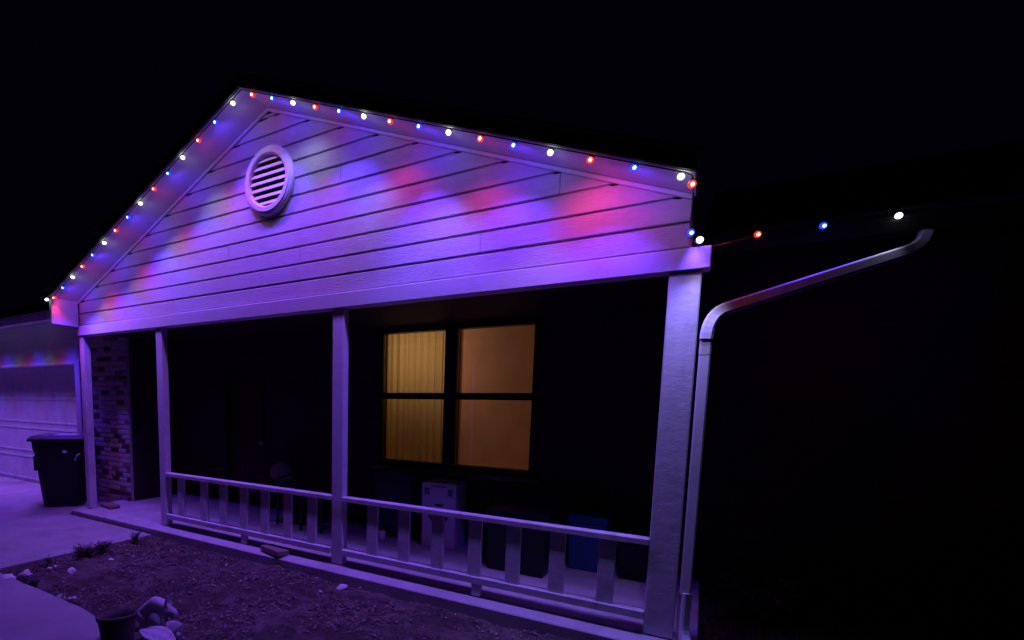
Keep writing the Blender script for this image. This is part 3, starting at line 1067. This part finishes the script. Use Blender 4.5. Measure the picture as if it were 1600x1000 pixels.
stones = [(-1.585, -1.875, .075, .030, 'white_stone', 'long pale flat stone at the tip of the garden bed'),
          (-1.50, -1.76, .060, .050, 'white_stone', 'lumpy white stone behind the pale flat stone at the bed tip'),
          (-1.30, -1.80, .080, .050, 'dark_stone', 'dark rounded stone beside the white stones at the bed tip'),
          (-1.295, -1.44, .055, .035, 'white_stone', 'single white stone in the middle of the bed near the path'),
          (-.667, -1.84, .040, .028, 'white_stone', 'small white stone on the bed edge beside the path'),
          (-.60, -1.78, .035, .014, 'white_stone', 'thin white chip next to the small stone on the bed edge'),
          (1.153, -.26, .052, .024, 'white_stone', 'bright white flat stone in the bed before the middle post'),
          (-1.60, -1.50, .022, .016, 'white_stone', 'tiny pale pebble on the left edge of the bed'),
          (-1.62, -1.44, .020, .014, 'white_stone', 'tiny pale pebble just behind the other at the bed edge'),
          (-1.38, -1.00, .030, .018, 'white_stone', 'small pale pebble amid the weeds on the left bed edge'),
          (-1.30, -.80, .026, .016, 'white_stone', 'small pale pebble between the weeds and the porch slab'),
          (1.05, -.45, .018, .012, 'white_stone', 'tiny white pebble just in front of the bright flat stone'),
          (-.25, -.42, .016, .012, 'white_stone', 'tiny white pebble in the bed below the loose brick'),
          (.15, -1.45, .022, .014, 'white_stone', 'small pale pebble behind the rabbit statue')]
for i, (x, y, r, h, mm, lb) in enumerate(stones):
    o = tag(add('stone', sphere('stone', mm, 1, 14, 9, (r, r * random.uniform(.6, .85), h), .45, i + 1), None, (x, y, -.118 + h * .45)), lb, 'stone', 'stones in the garden bed')
    o.rotation_euler = (random.uniform(-.2, .2), random.uniform(-.2, .2), random.uniform(0, 3))


def weed(loc, n, h, spread, label, seed):
    rnd = random.Random(seed)
    w = empty('weed', loc, 0, label, 'weed', 'weeds along the bed edge')
    v, f = [], []
    stems = MB()
    for k in range(n):
        a = rnd.uniform(0, 6.28)
        L_ = h * rnd.uniform(.5, 1.1)
        out_ = spread * rnd.uniform(.3, 1)
        top = Vector((math.cos(a) * out_, math.sin(a) * out_, L_))
        mid = Vector((top.x * .35, top.y * .35, L_ * .6))
        stems.tube([(0, 0, 0), mid, top], .0022, 4)
        for q in range(16):
            t = rnd.uniform(.2, 1)
            p = mid.lerp(top, (t - .5) * 2) if t > .5 else Vector((0, 0, 0)).lerp(mid, t * 2)
            b = rnd.uniform(0, 6.28)
            l = rnd.uniform(.016, .034)
            p = p + Vector((rnd.gauss(0, .012), rnd.gauss(0, .012), rnd.gauss(0, .008)))
            u = Vector((math.cos(b), math.sin(b), rnd.uniform(-.4, .7)))
            s = Vector((-math.sin(b), math.cos(b), 0)) * .45
            i = len(v)
            v += [tuple(p), tuple(p + (u + s) * l * .5), tuple(p + u * l), tuple(p + (u - s) * l * .5)]
            f.append((i, i + 1, i + 2, i + 3))
    stems.build('stem', 'weed', w)
    me = bpy.data.meshes.new('leaves')
    me.from_pydata(v, [], f)
    me.materials.append(MATS['weed'])
    add('leaves', me, w)


weed((-1.76, -1.05, -.12), 60, .11, .16, 'bushy dark weed on the left bed edge halfway to the slab', 1)
weed((-1.80, -.86, -.12), 40, .10, .12, 'smaller dark weed just behind the bushy one on the bed edge', 2)
weed((-1.82, -.45, -.12), 16, .13, .07, 'slim upright weed on the bed edge nearest the porch slab', 3)
weed((-1.80, -1.42, -.12), 6, .06, .05, 'low tuft of weed by the pebbles on the bed edge', 4)
weed((.15, -1.60, -.12), 9, .08, .09, 'low dark weed between the path edge and the plant pot', 6)


# shrub beside the downspout, almost lost in the dark
def shrub(loc, label):
    rnd = random.Random(11)
    s = empty('shrub', loc, 0, label, 'shrub')
    st_ = MB()
    v, f = [], []
    for k in range(22):
        a = rnd.uniform(0, 6.28)
        top = Vector((math.cos(a) * rnd.uniform(.1, .34), math.sin(a) * rnd.uniform(.1, .3), rnd.uniform(.15, .42)))
        st_.tube([(0, 0, 0), top * .5 + Vector((0, 0, .05)), top], .004, 4)
        for q in range(60):
            p = top * rnd.uniform(.35, 1.1) + Vector((rnd.gauss(0, .04), rnd.gauss(0, .04), rnd.gauss(0, .03)))
            u = Vector((rnd.gauss(0, 1), rnd.gauss(0, 1), rnd.gauss(.3, .7))).normalized()
            sd = u.orthogonal().normalized() * .4
            l = rnd.uniform(.02, .045)
            i = len(v)
            v += [tuple(p), tuple(p + (u + sd) * l * .5), tuple(p + u * l), tuple(p + (u - sd) * l * .5)]
            f.append((i, i + 1, i + 2, i + 3))
    st_.build('stem', 'weed', s)
    me = bpy.data.meshes.new('leaves')
    me.from_pydata(v, [], f)
    me.materials.append(MATS['weed'])
    add('leaves', me, s)


shrub((4.42, 1.12, -.13), 'low dark shrub in the shadow right of the downspout')
